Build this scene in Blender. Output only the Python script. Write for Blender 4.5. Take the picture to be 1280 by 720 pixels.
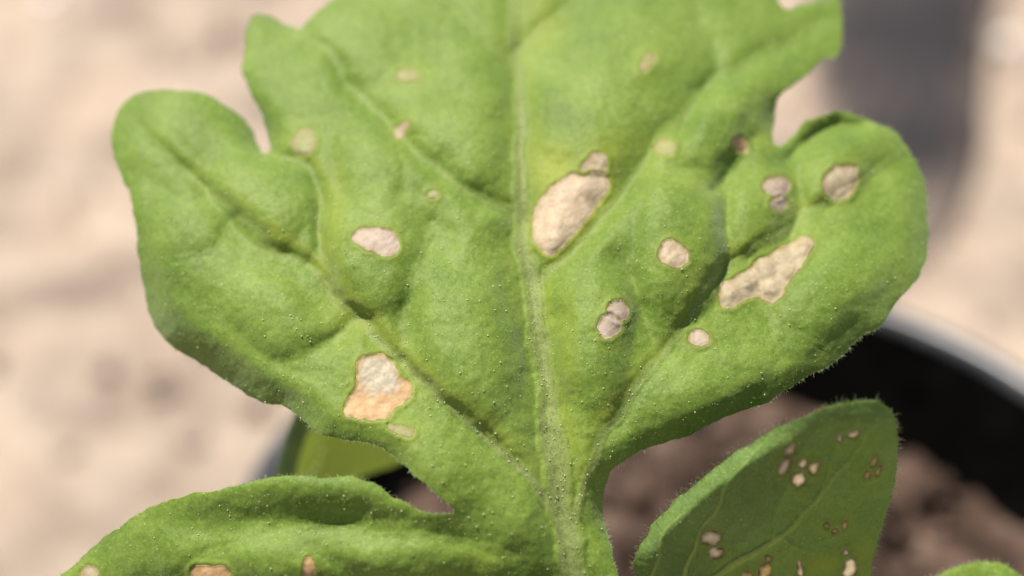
import bpy, math, random
import numpy as np

# ------------------------------------------------------------------ camera, sky, sun, exposure
SC = bpy.context.scene
for o in list(bpy.data.objects):
    bpy.data.objects.remove(o)
PITCH = math.radians(36.0)
CAM = np.array([-0.02877, -0.1712, 0.2869])
FPX = 2048.0                      # focal length in pixels of the 1280 px wide photograph
Z0 = 0.160                        # distance of the big leaf
S = Z0 / FPX                      # metres per photograph pixel at the big leaf
cd = bpy.data.cameras.new('camera')
cam = bpy.data.objects.new('camera', cd)
SC.collection.objects.link(cam)
cam.location = CAM.tolist()
cam.rotation_euler = (math.pi / 2 - PITCH, 0, 0)
cd.sensor_width = 36.0
cd.lens = 36.0 * FPX / 1280.0
cd.clip_start = 0.005
cd.clip_end = 200.0
cd.dof.use_dof = True
cd.dof.focus_distance = 0.1575
cd.dof.aperture_fstop = 9.5
SC.camera = cam

SUN_EL = math.radians(67.0)
SUN_AZ = math.atan2(-0.80, 0.60)            # measured from +Y towards +X (behind the plant, to its left)
w = bpy.data.worlds.new('World')
SC.world = w
w.use_nodes = True
nt = w.node_tree
nt.nodes.clear()
sky = nt.nodes.new('ShaderNodeTexSky')
sky.sky_type = 'NISHITA'
sky.sun_disc = False
sky.sun_elevation = SUN_EL
sky.sun_rotation = SUN_AZ
bg = nt.nodes.new('ShaderNodeBackground')
bg.inputs['Strength'].default_value = 0.065
wo = nt.nodes.new('ShaderNodeOutputWorld')
nt.links.new(sky.outputs[0], bg.inputs[0])
nt.links.new(bg.outputs[0], wo.inputs[0])
sl = bpy.data.lights.new('sun', 'SUN')
sl.energy = 5.0
sl.angle = math.radians(0.53)
sl.color = (1.0, 0.95, 0.87)
sun = bpy.data.objects.new('sun', sl)
SC.collection.objects.link(sun)
sun.rotation_euler = (math.pi / 2 - SUN_EL, 0, math.pi - SUN_AZ)
SC.view_settings.view_transform = 'Standard'
SC.view_settings.look = 'None'
SC.view_settings.exposure = 0.68
SC.view_settings.gamma = 1.0
SC.view_settings.use_curve_mapping = False
SC.render.engine = 'CYCLES'
SC.cycles.use_denoising = True
SC.cycles.max_bounces = 5
SC.cycles.diffuse_bounces = 3
SC.cycles.glossy_bounces = 2
SC.cycles.transmission_bounces = 4
SC.cycles.sample_clamp_indirect = 6.0

rng = np.random.default_rng(11)
random.seed(5)

# ------------------------------------------------------------------ helpers
cP, sP = math.cos(PITCH), math.sin(PITCH)
FW = np.array([0, cP, -sP]); UP = np.array([0, sP, cP]); RT = np.array([1.0, 0, 0])


def unproject(x, y, z):
    """photograph pixel + distance along the view axis -> world point (arrays)"""
    x = np.asarray(x, float); y = np.asarray(y, float); z = np.asarray(z, float)
    return CAM + z[..., None] * (FW + ((x - 640) / FPX)[..., None] * RT + ((360 - y) / FPX)[..., None] * UP)


def on_height(x, y, h):
    """photograph pixel -> world point at world height h"""
    d = FW + (x - 640) / FPX * RT + (360 - y) / FPX * UP
    return CAM + d * ((h - CAM[2]) / d[2])


def mesh_object(name, verts, faces, mat, parent=None, smooth=True):
    me = bpy.data.meshes.new(name)
    v = np.asarray(verts, float)
    if isinstance(faces, np.ndarray) and faces.ndim == 2:
        n, k = faces.shape
        me.vertices.add(len(v)); me.vertices.foreach_set('co', v.astype(np.float32).ravel())
        me.loops.add(n * k); me.loops.foreach_set('vertex_index', faces.astype(np.int32).ravel())
        me.polygons.add(n); me.polygons.foreach_set('loop_start', np.arange(0, n * k, k, dtype=np.int32))
        me.update(calc_edges=True)
        me.validate()
    else:
        me.from_pydata([tuple(p) for p in v], [], faces)
    if smooth:
        me.polygons.foreach_set('use_smooth', np.ones(len(me.polygons), bool))
    if mat is not None:
        me.materials.append(mat)
    o = bpy.data.objects.new(name, me)
    SC.collection.objects.link(o)
    if parent is not None:
        o.parent = parent
        if parent.type == 'EMPTY':
            o.location = -parent.location
    return o


def empty(name, loc, label, cat):
    o = bpy.data.objects.new(name, None)
    SC.collection.objects.link(o)
    o.location = loc
    o.empty_display_size = 0.02
    o['label'] = label
    o['category'] = cat
    return o


def smooth_closed(pts, sub=5):
    p = np.asarray(pts, float)
    out = []
    n = len(p)
    for i in range(n):
        a, b, c, d = p[i - 1], p[i], p[(i + 1) % n], p[(i + 2) % n]
        for t in np.arange(sub) / sub:
            out.append(0.5 * ((2 * b) + (c - a) * t + (2 * a - 5 * b + 4 * c - d) * t * t + (3 * b - a - 3 * c + d) * t ** 3))
    return np.array(out)


def smooth_open(pts, sub=5):
    p = np.asarray(pts, float)
    q = np.vstack([2 * p[0] - p[1], p, 2 * p[-1] - p[-2]])
    out = []
    for i in range(1, len(q) - 2):
        a, b, c, d = q[i - 1], q[i], q[i + 1], q[i + 2]
        for t in np.arange(sub) / sub:
            out.append(0.5 * ((2 * b) + (c - a) * t + (2 * a - 5 * b + 4 * c - d) * t * t + (3 * b - a - 3 * c + d) * t ** 3))
    out.append(p[-1])
    return np.array(out)


def seg_distance(x, y, poly, closed):
    """distance, nearest point, side sign, param 0..1 along the polyline"""
    n = len(poly)
    m = n if closed else n - 1
    best = np.full(x.shape, 1e18); nx = np.zeros_like(x); ny = np.zeros_like(x)
    side = np.zeros_like(x); par = np.zeros_like(x)
    for i in range(m):
        ax, ay = poly[i]; bx, by = poly[(i + 1) % n]
        dx, dy = bx - ax, by - ay
        L = dx * dx + dy * dy
        if L < 1e-9:
            continue
        t = np.clip(((x - ax) * dx + (y - ay) * dy) / L, 0, 1)
        px, py = ax + t * dx, ay + t * dy
        d = (x - px) ** 2 + (y - py) ** 2
        k = d < best
        best = np.where(k, d, best); nx = np.where(k, px, nx); ny = np.where(k, py, ny)
        if not closed:
            side = np.where(k, np.sign((x - ax) * dy - (y - ay) * dx), side)
            par = np.where(k, (i + t) / m, par)
    return np.sqrt(best), nx, ny, side, par


def inside_poly(x, y, poly):
    c = np.zeros(x.shape, bool)
    n = len(poly)
    for i in range(n):
        x0, y0 = poly[i]; x1, y1 = poly[i - 1]
        if y0 == y1:
            continue
        k = ((y0 > y) != (y1 > y)) & (x < (x1 - x0) * (y - y0) / (y1 - y0) + x0)
        c ^= k
    return c


_lat = {}


def vnoise(x, y, scale, seed):
    """smooth value noise in -1..1"""
    if seed not in _lat:
        _lat[seed] = np.random.default_rng(seed).uniform(-1, 1, (256, 256))
    g = _lat[seed]
    u = np.asarray(x, float) / scale + 100.37; v = np.asarray(y, float) / scale + 100.71
    i = np.floor(u).astype(int); j = np.floor(v).astype(int)
    a = u - i; b = v - j
    a = a * a * a * (a * (6 * a - 15) + 10); b = b * b * b * (b * (6 * b - 15) + 10)
    i0, i1, j0, j1 = i % 256, (i + 1) % 256, j % 256, (j + 1) % 256
    return (g[i0, j0] * (1 - a) + g[i1, j0] * a) * (1 - b) + (g[i0, j1] * (1 - a) + g[i1, j1] * a) * b


def grid_in_outline(outline, step):
    """quads filling an outline; vertices next to the edge slide onto it"""
    lo = outline.min(0) - 2 * step; hi = outline.max(0) + 2 * step
    gx = np.arange(lo[0], hi[0] + step, step); gy = np.arange(lo[1], hi[1] + step, step)
    X, Y = np.meshgrid(gx, gy)
    ins = inside_poly(X, Y, outline)
    q = ins[:-1, :-1] | ins[1:, :-1] | ins[:-1, 1:] | ins[1:, 1:]
    idx = np.arange(X.size).reshape(X.shape)
    quads = np.stack([idx[:-1, :-1][q], idx[:-1, 1:][q], idx[1:, 1:][q], idx[1:, :-1][q]], 1)
    used = np.unique(quads)
    remap = np.full(X.size, -1); remap[used] = np.arange(len(used))
    quads = remap[quads]
    x = X.ravel()[used].copy(); y = Y.ravel()[used].copy(); inn = ins.ravel()[used]
    out = np.where(~inn)[0]
    _, nx, ny, _, _ = seg_distance(x[out], y[out], outline, True)
    x[out] = nx; y[out] = ny
    return x, y, quads


def boundary_edges(quads):
    e = np.concatenate([quads[:, [0, 1]], quads[:, [1, 2]], quads[:, [2, 3]], quads[:, [3, 0]]])
    key = np.sort(e, 1)
    k = key[:, 0].astype(np.int64) * (quads.max() + 1) + key[:, 1]
    u, inv, cnt = np.unique(k, return_inverse=True, return_counts=True)
    return e[cnt[inv.ravel()] == 1]


def slab(top, bottom, quads):
    """closed sheet: top faces, bottom faces, side wall"""
    n = len(top)
    be = boundary_edges(quads)
    f = np.vstack([quads[:, ::-1], quads + n, np.stack([be[:, 0], be[:, 1], be[:, 1] + n, be[:, 0] + n], 1)])
    return np.vstack([top, bottom]), f


# ------------------------------------------------------------------ materials
def new_mat(name):
    m = bpy.data.materials.new(name)
    m.use_nodes = True
    t = m.node_tree
    t.nodes.clear()
    out = t.nodes.new('ShaderNodeOutputMaterial')
    return m, t, out


def N(t, kind, **kw):
    n = t.nodes.new(kind)
    for k, v in kw.items():
        if k in n.inputs:
            n.inputs[k].default_value = v
        else:
            setattr(n, k, v)
    return n


def mixc(t, fac, a, b):
    n = t.nodes.new('ShaderNodeMix'); n.data_type = 'RGBA'
    for sock, val in ((n.inputs[0], fac), (n.inputs[6], a), (n.inputs[7], b)):
        if hasattr(val, 'is_output'):
            t.links.new(val, sock)
        else:
            sock.default_value = val
    return n.outputs[2]


def ramp(t, src, stops):
    n = t.nodes.new('ShaderNodeValToRGB')
    el = n.color_ramp.elements
    while len(el) < len(stops):
        el.new(0.5)
    for e, (p, c) in zip(el, stops):
        e.position = p; e.color = c if len(c) == 4 else (*c, 1)
    t.links.new(src, n.inputs[0])
    return n.outputs[0]


def noise(t, scale, detail=3.0, rough=0.55, dist=0.0):
    tc = t.nodes.new('ShaderNodeTexCoord')
    n = N(t, 'ShaderNodeTexNoise', Scale=scale, Detail=detail, Roughness=rough, Distortion=dist)
    t.links.new(tc.outputs['Object'], n.inputs['Vector'])
    return n.outputs['Fac']


def attr(t, name):
    n = t.nodes.new('ShaderNodeAttribute'); n.attribute_name = name
    return n.outputs['Fac']


def bump(t, src, strength, dist, nrm=None):
    b = N(t, 'ShaderNodeBump', Strength=strength, Distance=dist)
    t.links.new(src, b.inputs['Height'])
    if nrm is not None:
        t.links.new(nrm, b.inputs['Normal'])
    return b.outputs[0]


def leaf_material(name, dark, mid, light, trans_col, trans=0.24, vein_col=(0.33, 0.325, 0.16, 1), sheen=0.20, vein_tr=(0.40, 0.42, 0.14, 1), sss=0.0):
    m, t, out = new_mat(name)
    big = noise(t, 140, 3); fine = noise(t, 1500, 4, 0.65); grain = noise(t, 5200, 2, 0.6)
    c = ramp(t, big, [(0.30, dark), (0.52, mid), (0.74, light)])
    c2 = ramp(t, fine, [(0.30, dark), (0.70, light)])
    c = mixc(t, 0.40, c, c2)
    gr = noise(t, 3600, 2, 0.7)
    c = mixc(t, ramp(t, gr, [(0.56, (0, 0, 0)), (0.74, (0.55,) * 3)]), c, (0.36, 0.45, 0.11, 1))
    c = mixc(t, ramp(t, gr, [(0.28, (0.35,) * 3), (0.42, (0, 0, 0))]), c, (0.07, 0.13, 0.012, 1))
    c = mixc(t, attr(t, 'yellow'), c, (0.30, 0.33, 0.028, 1))
    vf = t.nodes.new('ShaderNodeMath'); vf.operation = 'MULTIPLY'
    t.links.new(attr(t, 'vein'), vf.inputs[0])
    vr = ramp(t, noise(t, 2600, 3), [(0.25, (0.45,) * 3), (0.7, (1, 1, 1))])
    t.links.new(vr, vf.inputs[1])
    c = mixc(t, vf.outputs[0], c, vein_col)
    c = mixc(t, attr(t, 'rim'), c, (0.11, 0.065, 0.022, 1))
    p = N(t, 'ShaderNodeBsdfPrincipled', Roughness=0.58)
    p.inputs['Specular IOR Level'].default_value = 0.24
    p.inputs['Sheen Weight'].default_value = sheen
    p.inputs['Sheen Roughness'].default_value = 0.45
    p.inputs['Sheen Tint'].default_value = (0.85, 1.0, 0.8, 1)
    t.links.new(c, p.inputs['Base Color'])
    if sss:
        p.subsurface_method = 'RANDOM_WALK'
        p.inputs['Subsurface Weight'].default_value = sss
        p.inputs['Subsurface Radius'].default_value = (1.0, 0.95, 0.12)
        p.inputs['Subsurface Scale'].default_value = 0.0007
    tcv = t.nodes.new('ShaderNodeTexCoord')
    wv = N(t, 'ShaderNodeTexNoise', Scale=420.0, Detail=2.0)
    t.links.new(tcv.outputs['Object'], wv.inputs['Vector'])
    av = t.nodes.new('ShaderNodeVectorMath'); av.operation = 'MULTIPLY_ADD'
    av.inputs[1].default_value = (0.0026,) * 3
    t.links.new(wv.outputs['Color'], av.inputs[0]); t.links.new(tcv.outputs['Object'], av.inputs[2])
    vo = t.nodes.new('ShaderNodeTexVoronoi'); vo.feature = 'DISTANCE_TO_EDGE'; vo.inputs['Scale'].default_value = 560.0
    t.links.new(av.outputs[0], vo.inputs['Vector'])
    cell = ramp(t, vo.outputs['Distance'], [(0.0, (0, 0, 0)), (0.20, (1, 1, 1))])
    n0 = bump(t, cell, 0.13, 0.00012)
    n1 = bump(t, fine, 0.26, 0.00010, n0)
    n2 = bump(t, grain, 0.50, 0.00005, n1)
    t.links.new(n2, p.inputs['Normal'])
    tr = t.nodes.new('ShaderNodeBsdfTranslucent')
    tc = mixc(t, attr(t, 'vein'), trans_col, vein_tr)
    t.links.new(tc, tr.inputs[0])
    mx = t.nodes.new('ShaderNodeMixShader'); mx.inputs[0].default_value = trans
    t.links.new(p.outputs[0], mx.inputs[1]); t.links.new(tr.outputs[0], mx.inputs[2])
    t.links.new(mx.outputs[0], out.inputs[0])
    return m


def tissue_material(name, a, b, dot=(0.30, 0.22, 0.14), trans=0.12):
    """dead leaf tissue of a spot"""
    m, t, out = new_mat(name)
    n1 = noise(t, 900, 4, 0.6, 0.4); n2 = noise(t, 3300, 3, 0.65)
    c = ramp(t, n1, [(0.32, a), (0.68, b)])
    c = mixc(t, ramp(t, n2, [(0.30, (0.75,) * 3), (0.42, (0, 0, 0))]), c, (*dot, 1))
    cm = ramp(t, noise(t, 1400, 3, 0.6), [(0.35, (0.36, 0.30, 0.20)), (0.65, (0.52, 0.445, 0.31))])
    c = mixc(t, attr(t, 'cream'), c, cm)
    c = mixc(t, attr(t, 'rim'), c, (0.26, 0.20, 0.075, 1))
    p = N(t, 'ShaderNodeBsdfPrincipled', Roughness=0.62)
    p.inputs['Specular IOR Level'].default_value = 0.25
    t.links.new(c, p.inputs['Base Color'])
    nn = bump(t, n1, 0.14, 0.00012)
    t.links.new(bump(t, n2, 0.35, 0.00006, nn), p.inputs['Normal'])
    tr = t.nodes.new('ShaderNodeBsdfTranslucent')
    t.links.new(c, tr.inputs[0])
    mx = t.nodes.new('ShaderNodeMixShader'); mx.inputs[0].default_value = trans
    t.links.new(p.outputs[0], mx.inputs[1]); t.links.new(tr.outputs[0], mx.inputs[2])
    t.links.new(mx.outputs[0], out.inputs[0])
    return m


def simple_material(name, stops, scale, rough, spec=0.4, bscale=None, bdist=0.0003, bstr=0.6, detail=4):
    m, t, out = new_mat(name)
    n1 = noise(t, scale, detail, 0.6)
    p = N(t, 'ShaderNodeBsdfPrincipled', Roughness=rough)
    p.inputs['Specular IOR Level'].default_value = spec
    t.links.new(ramp(t, n1, stops), p.inputs['Base Color'])
    if bscale:
        t.links.new(bump(t, noise(t, bscale, 4, 0.65), bstr, bdist), p.inputs['Normal'])
    t.links.new(p.outputs[0], out.inputs[0])
    return m


def hair_material(name, col, rough=0.35):
    m, t, out = new_mat(name)
    p = N(t, 'ShaderNodeBsdfPrincipled', Roughness=rough)
    p.inputs['Base Color'].default_value = (*col, 1)
    tr = t.nodes.new('ShaderNodeBsdfTranslucent'); tr.inputs[0].default_value = (*col, 1)
    mx = t.nodes.new('ShaderNodeMixShader'); mx.inputs[0].default_value = 0.45
    t.links.new(p.outputs[0], mx.inputs[1]); t.links.new(tr.outputs[0], mx.inputs[2])
    t.links.new(mx.outputs[0], out.inputs[0])
    return m


M_LEAF = leaf_material('leaf_green', (0.084, 0.152, 0.010, 1), (0.154, 0.237, 0.024, 1), (0.240, 0.322, 0.062, 1), (0.38, 0.52, 0.01, 1), 0.25, (0.265, 0.29, 0.105, 1), 0.36)
M_LOW = leaf_material('leaf_underside_green', (0.11, 0.185, 0.040, 1), (0.155, 0.245, 0.060, 1), (0.21, 0.30, 0.085, 1), (0.33, 0.47, 0.05, 1), 0.34, (0.36, 0.44, 0.10, 1), 0.12, (0.52, 0.60, 0.16, 1))
M_BACK = leaf_material('leaf_backlit_green', (0.12, 0.16, 0.02, 1), (0.16, 0.20, 0.03, 1), (0.20, 0.24, 0.045, 1), (0.56, 0.64, 0.25, 1), 0.58, (0.25, 0.32, 0.07, 1), 0.1)
M_STEM = simple_material('stem_green', [(0.3, (0.12, 0.20, 0.04)), (0.7, (0.22, 0.28, 0.09))], 700, 0.5, 0.4, 3000, 0.00006)
M_HAIR = hair_material('leaf_hair', (0.50, 0.58, 0.28))
M_GLAND = hair_material('leaf_gland', (0.88, 0.90, 0.60), 0.3)
M_TAN = tissue_material('spot_tan', (0.385, 0.285, 0.178), (0.535, 0.425, 0.285))
M_PINK = tissue_material('spot_pinkish', (0.36, 0.27, 0.195), (0.48, 0.385, 0.30), (0.30, 0.22, 0.17))
M_PALE = tissue_material('spot_pale', (0.36, 0.28, 0.18), (0.50, 0.41, 0.29), (0.25, 0.19, 0.12))
M_ORANGE = tissue_material('spot_orange', (0.47, 0.27, 0.11), (0.54, 0.37, 0.20), (0.38, 0.22, 0.10))
M_DULL = tissue_material('spot_dull', (0.32, 0.25, 0.145), (0.45, 0.37, 0.24), (0.22, 0.17, 0.10))
M_FAINT = tissue_material('spot_faint', (0.23, 0.25, 0.075), (0.31, 0.295, 0.13), (0.22, 0.20, 0.08))
M_THIN = tissue_material('spot_thin', (0.80, 0.70, 0.50), (0.95, 0.88, 0.70), (0.6, 0.5, 0.34), 0.65)
M_THIN2 = tissue_material('spot_thin_brown', (0.55, 0.46, 0.22), (0.75, 0.65, 0.36), (0.4, 0.32, 0.16), 0.6)
M_POT = simple_material('black_plastic', [(0.3, (0.0012, 0.0012, 0.0012)), (0.7, (0.004, 0.0035, 0.003))], 180, 0.7, 0.0, 900, 0.00008, 0.4)
M_RIM = simple_material('sunlit_rim_plastic', [(0.3, (0.030, 0.029, 0.030)), (0.55, (0.058, 0.056, 0.058)), (0.75, (0.13, 0.125, 0.125))], 160, 0.38, 0.7, 1200, 0.0001, 0.5)  # plastic lightened to imitate the sunlit highlight along the rim
M_SOIL = simple_material('potting_soil', [(0.30, (0.022, 0.014, 0.010)), (0.5, (0.080, 0.051, 0.038)), (0.68, (0.18, 0.125, 0.094))], 110, 0.95, 0.1, 700, 0.0012, 0.9)
M_SAND = simple_material('sand', [(0.28, (0.22, 0.165, 0.13)), (0.45, (0.345, 0.268, 0.208)), (0.62, (0.415, 0.33, 0.26)), (0.8, (0.48, 0.39, 0.31))], 42, 0.9, 0.15, 420, 0.002, 0.7, 5)
_t = M_SAND.node_tree
_p = [n for n in _t.nodes if n.type == 'BSDF_PRINCIPLED'][0]
_src = _p.inputs['Base Color'].links[0].from_socket
_m = _t.nodes.new('ShaderNodeMix'); _m.data_type = 'RGBA'; _m.blend_type = 'MULTIPLY'; _m.inputs[0].default_value = 1.0
_t.links.new(_src, _m.inputs[6])
_t.links.new(ramp(_t, noise(_t, 24, 4, 0.62), [(0.32, (0.60, 0.60, 0.61)), (0.48, (0.98, 0.98, 0.96)), (0.68, (1.18, 1.16, 1.12))]), _m.inputs[7])
_t.links.new(_m.outputs[2], _p.inputs['Base Color'])
M_PEB = simple_material('pebble', [(0.3, (0.20, 0.14, 0.105)), (0.6, (0.42, 0.33, 0.26)), (0.85, (0.62, 0.54, 0.46))], 60, 0.6, 0.4, 600, 0.0005)

# ------------------------------------------------------------------ ground
RIM_R, RIM_Z = 0.070, 0.115
n = 220
gx = np.sign(np.linspace(-1, 1, n)) * np.abs(np.linspace(-1, 1, n)) ** 4 * 40 + np.linspace(-1, 1, n) * 0.8
GX, GY = np.meshgrid(gx, gx + 0.3)
gz = 0.004 * vnoise(GX, GY, 0.035, 1) + 0.003 * vnoise(GX, GY, 0.014, 2) + 0.0015 * vnoise(GX, GY, 0.008, 3)
gz = gz - 0.006
idx = np.arange(GX.size).reshape(GX.shape)
gq = np.stack([idx[:-1, :-1].ravel(), idx[:-1, 1:].ravel(), idx[1:, 1:].ravel(), idx[1:, :-1].ravel()], 1)
ground = mesh_object('ground', np.stack([GX.ravel(), GY.ravel(), gz.ravel()], 1), gq, M_SAND)
ground['kind'] = 'structure'
ground['label'] = 'pale pinkish sandy ground under the pots, out of focus'

ICO_V = np.array([(0, 0, 1), (0.894, 0, 0.447), (0.276, 0.851, 0.447), (-0.724, 0.526, 0.447), (-0.724, -0.526, 0.447), (0.276, -0.851, 0.447),
                  (0.724, 0.526, -0.447), (-0.276, 0.851, -0.447), (-0.894, 0, -0.447), (-0.276, -0.851, -0.447), (0.724, -0.526, -0.447), (0, 0, -1)], float)
ICO_F = np.array([(0, 1, 2), (0, 2, 3), (0, 3, 4), (0, 4, 5), (0, 5, 1), (1, 6, 2), (2, 7, 3), (3, 8, 4), (4, 9, 5), (5, 10, 1),
                  (2, 6, 7), (3, 7, 8), (4, 8, 9), (5, 9, 10), (1, 10, 6), (6, 11, 7), (7, 11, 8), (8, 11, 9), (9, 11, 10), (10, 11, 6)])


def scatter_stones(name, pts, sizes, mat, parent=None):
    V, F = [], []
    for k, (p, r) in enumerate(zip(pts, sizes)):
        v = ICO_V * (r * rng.uniform(0.65, 1.3, 3)) * rng.uniform(0.8, 1.15, (12, 1))
        a = rng.uniform(0, 6.28)
        R = np.array([[math.cos(a), -math.sin(a), 0], [math.sin(a), math.cos(a), 0], [0, 0, 1]])
        V.append(v @ R.T + p); F.append(ICO_F + 12 * k)
    return mesh_object(name, np.vstack(V), np.vstack(F), mat, parent)


pts, sz = [], []
while len(pts) < 2600:
    x, y = rng.uniform(-0.5, 0.6), rng.uniform(-0.25, 0.75)
    if x * x + y * y < 0.06 ** 2:
        continue
    r = 0.0009 + 0.0040 * rng.random() ** 5
    pts.append((x, y, -0.005 + r * 0.3)); sz.append(r)
peb = scatter_stones('pebbles', np.array(pts), sz, M_PEB)
peb['kind'] = 'stuff'
peb['label'] = 'small loose pebbles and grit lying on the sandy ground'
peb['category'] = 'pebbles'


# ------------------------------------------------------------------ pots and soil
def lathe(name, prof, cx, cy, mat, parent, seg=96):
    V, F = [], []
    for i in range(seg):
        a = 2 * math.pi * i / seg
        for r, z in prof:
            V.append((cx + r * math.cos(a), cy + r * math.sin(a), z))
    m = len(prof)
    for i in range(seg):
        j = (i + 1) % seg
        for k in range(m):
            l = (k + 1) % m
            F.append((i * m + k, j * m + k, j * m + l, i * m + l))
    return mesh_object(name, V, F, mat, parent)


def plant_pot(cx, cy, R, H, z0, label, wall_mat=None, rim_mat=None):
    wall_mat = wall_mat or M_POT; rim_mat = rim_mat or M_RIM
    e = empty('plant_pot', (cx, cy, z0), label, 'pot')
    t = 0.0016
    rb = R * 0.74
    lathe('pot_wall', [(0.001, z0), (rb - 0.002, z0), (rb, z0 + 0.002), (R - 0.001, z0 + H - 0.002), (R - 0.0026, z0 + H - 0.0028), (rb - t, z0 + 0.004), (rb - 0.004, z0 + 0.003), (0.001, z0 + 0.003)], cx, cy, wall_mat, e)
    lathe('pot_rim', [(R - 0.0024, z0 + H - 0.0030), (R - 0.0004, z0 + H - 0.010), (R + 0.0014, z0 + H - 0.009), (R + 0.0020, z0 + H - 0.0020), (R + 0.0013, z0 + H - 0.0005), (R, z0 + H), (R - 0.0014, z0 + H - 0.0005), (R - 0.0025, z0 + H - 0.0020)], cx, cy, rim_mat, e)
    return e


pot = plant_pot(0, 0, RIM_R, RIM_Z + 0.006, -0.006, 'black plastic plant pot holding the spotted tomato plant, its rim coloured greyish for the sun on it')

SOIL_Z = RIM_Z - 0.024
rr = np.concatenate([np.linspace(0, 0.0635, 46)])
na = 120
V, F = [], []
for i, r in enumerate(rr):
    for j in range(na):
        a = 2 * math.pi * j / na
        V.append((r * math.cos(a), r * math.sin(a), 0))
V = np.array(V)
V[:, 2] = SOIL_Z + 0.0030 * vnoise(V[:, 0], V[:, 1], 0.013, 4) + 0.0022 * vnoise(V[:, 0], V[:, 1], 0.005, 5) + 0.0012 * vnoise(V[:, 0], V[:, 1], 0.0025, 6)
for i in range(len(rr) - 1):
    for j in range(na):
        k = (j + 1) % na
        F.append((i * na + j, (i + 1) * na + j, (i + 1) * na + k, i * na + k))
soil = mesh_object('potting_soil', V, F, M_SOIL)
soil['kind'] = 'structure'
soil['label'] = 'brown crumbly potting soil inside the black pot'
pts, sz = [], []
while len(pts) < 700:
    x, y = rng.uniform(-0.06, 0.06, 2)
    if x * x + y * y > 0.059 ** 2:
        continue
    r = 0.0007 + 0.0022 * rng.random() ** 3
    pts.append((x, y, SOIL_Z + r * 0.4 + 0.001)); sz.append(r)
cr = scatter_stones('soil_crumbs', np.array(pts), sz, M_SOIL)
cr['kind'] = 'stuff'
cr['label'] = 'loose crumbs of brown soil lying on the soil in the pot'
cr['category'] = 'soil'

M_GLINT = simple_material('glint_white', [(0.3, (0.75, 0.70, 0.64)), (0.7, (0.88, 0.85, 0.80))], 300, 0.3, 0.5)  # for white pebbles added to make two blurred glints on the ground
for px, py, rr_, lab in ((64, 6, 0.0046, 'white pebble added as a blurred glint on the open sand'), (1259, 64, 0.0042, 'white pebble added as a blurred glint beside the dark flat patch')):
    pq = on_height(px, py, 0.0)
    glint = scatter_stones('glint_pebble', [np.array([pq[0], pq[1], 0.0005 + rr_ * 0.4])], [rr_], M_GLINT)
    glint['label'] = lab; glint['category'] = 'pebble'

# dark raised shape added for a patch of unknown cause behind the pot
M_PATCH = simple_material('patch_grey', [(0.3, (0.018, 0.0155, 0.0165)), (0.6, (0.029, 0.025, 0.026)), (0.8, (0.06, 0.05, 0.047))], 45, 0.85, 0.2, 500, 0.0006, 0.6)
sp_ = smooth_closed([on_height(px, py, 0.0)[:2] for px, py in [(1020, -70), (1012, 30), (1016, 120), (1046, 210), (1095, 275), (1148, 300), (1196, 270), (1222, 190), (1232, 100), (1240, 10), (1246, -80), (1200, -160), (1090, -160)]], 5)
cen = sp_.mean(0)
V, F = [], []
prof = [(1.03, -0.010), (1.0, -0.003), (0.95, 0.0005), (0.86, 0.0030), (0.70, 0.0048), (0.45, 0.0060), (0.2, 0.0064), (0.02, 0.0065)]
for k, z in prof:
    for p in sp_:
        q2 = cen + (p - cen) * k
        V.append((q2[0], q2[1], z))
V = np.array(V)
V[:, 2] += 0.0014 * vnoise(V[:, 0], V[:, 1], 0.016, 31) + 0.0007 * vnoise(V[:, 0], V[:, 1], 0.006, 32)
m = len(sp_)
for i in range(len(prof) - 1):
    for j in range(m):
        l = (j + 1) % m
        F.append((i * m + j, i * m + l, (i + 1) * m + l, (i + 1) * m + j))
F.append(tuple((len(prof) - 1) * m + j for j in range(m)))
st = mesh_object('dark_patch', V, F, M_PATCH)
dv = np.repeat(np.array([1.0, 0.9, 0.55, 0.20, 0.03, -0.1, -0.1, -0.1]), m) + 0.22 * vnoise(V[:, 0], V[:, 1], 0.012, 33)  # share of sand colour, strongest at the outline
at = st.data.attributes.new('edge_fade', 'FLOAT', 'POINT')
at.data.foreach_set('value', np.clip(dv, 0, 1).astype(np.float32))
_t = M_PATCH.node_tree
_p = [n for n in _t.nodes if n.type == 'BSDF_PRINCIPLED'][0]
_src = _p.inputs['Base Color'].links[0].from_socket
_t.links.new(mixc(_t, attr(_t, 'edge_fade'), _src, (0.36, 0.28, 0.22, 1)), _p.inputs['Base Color'])
st['label'] = 'dark grey flat patch in the sand behind the tomato plant'
st['category'] = 'stone'  # shape added for the dark patch of unknown cause

# ------------------------------------------------------------------ the tomato plant
plant = empty('tomato_plant', (0, 0, SOIL_Z), 'young tomato plant with pale dead spots on hairy green leaves in black pot', 'plant')


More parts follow.
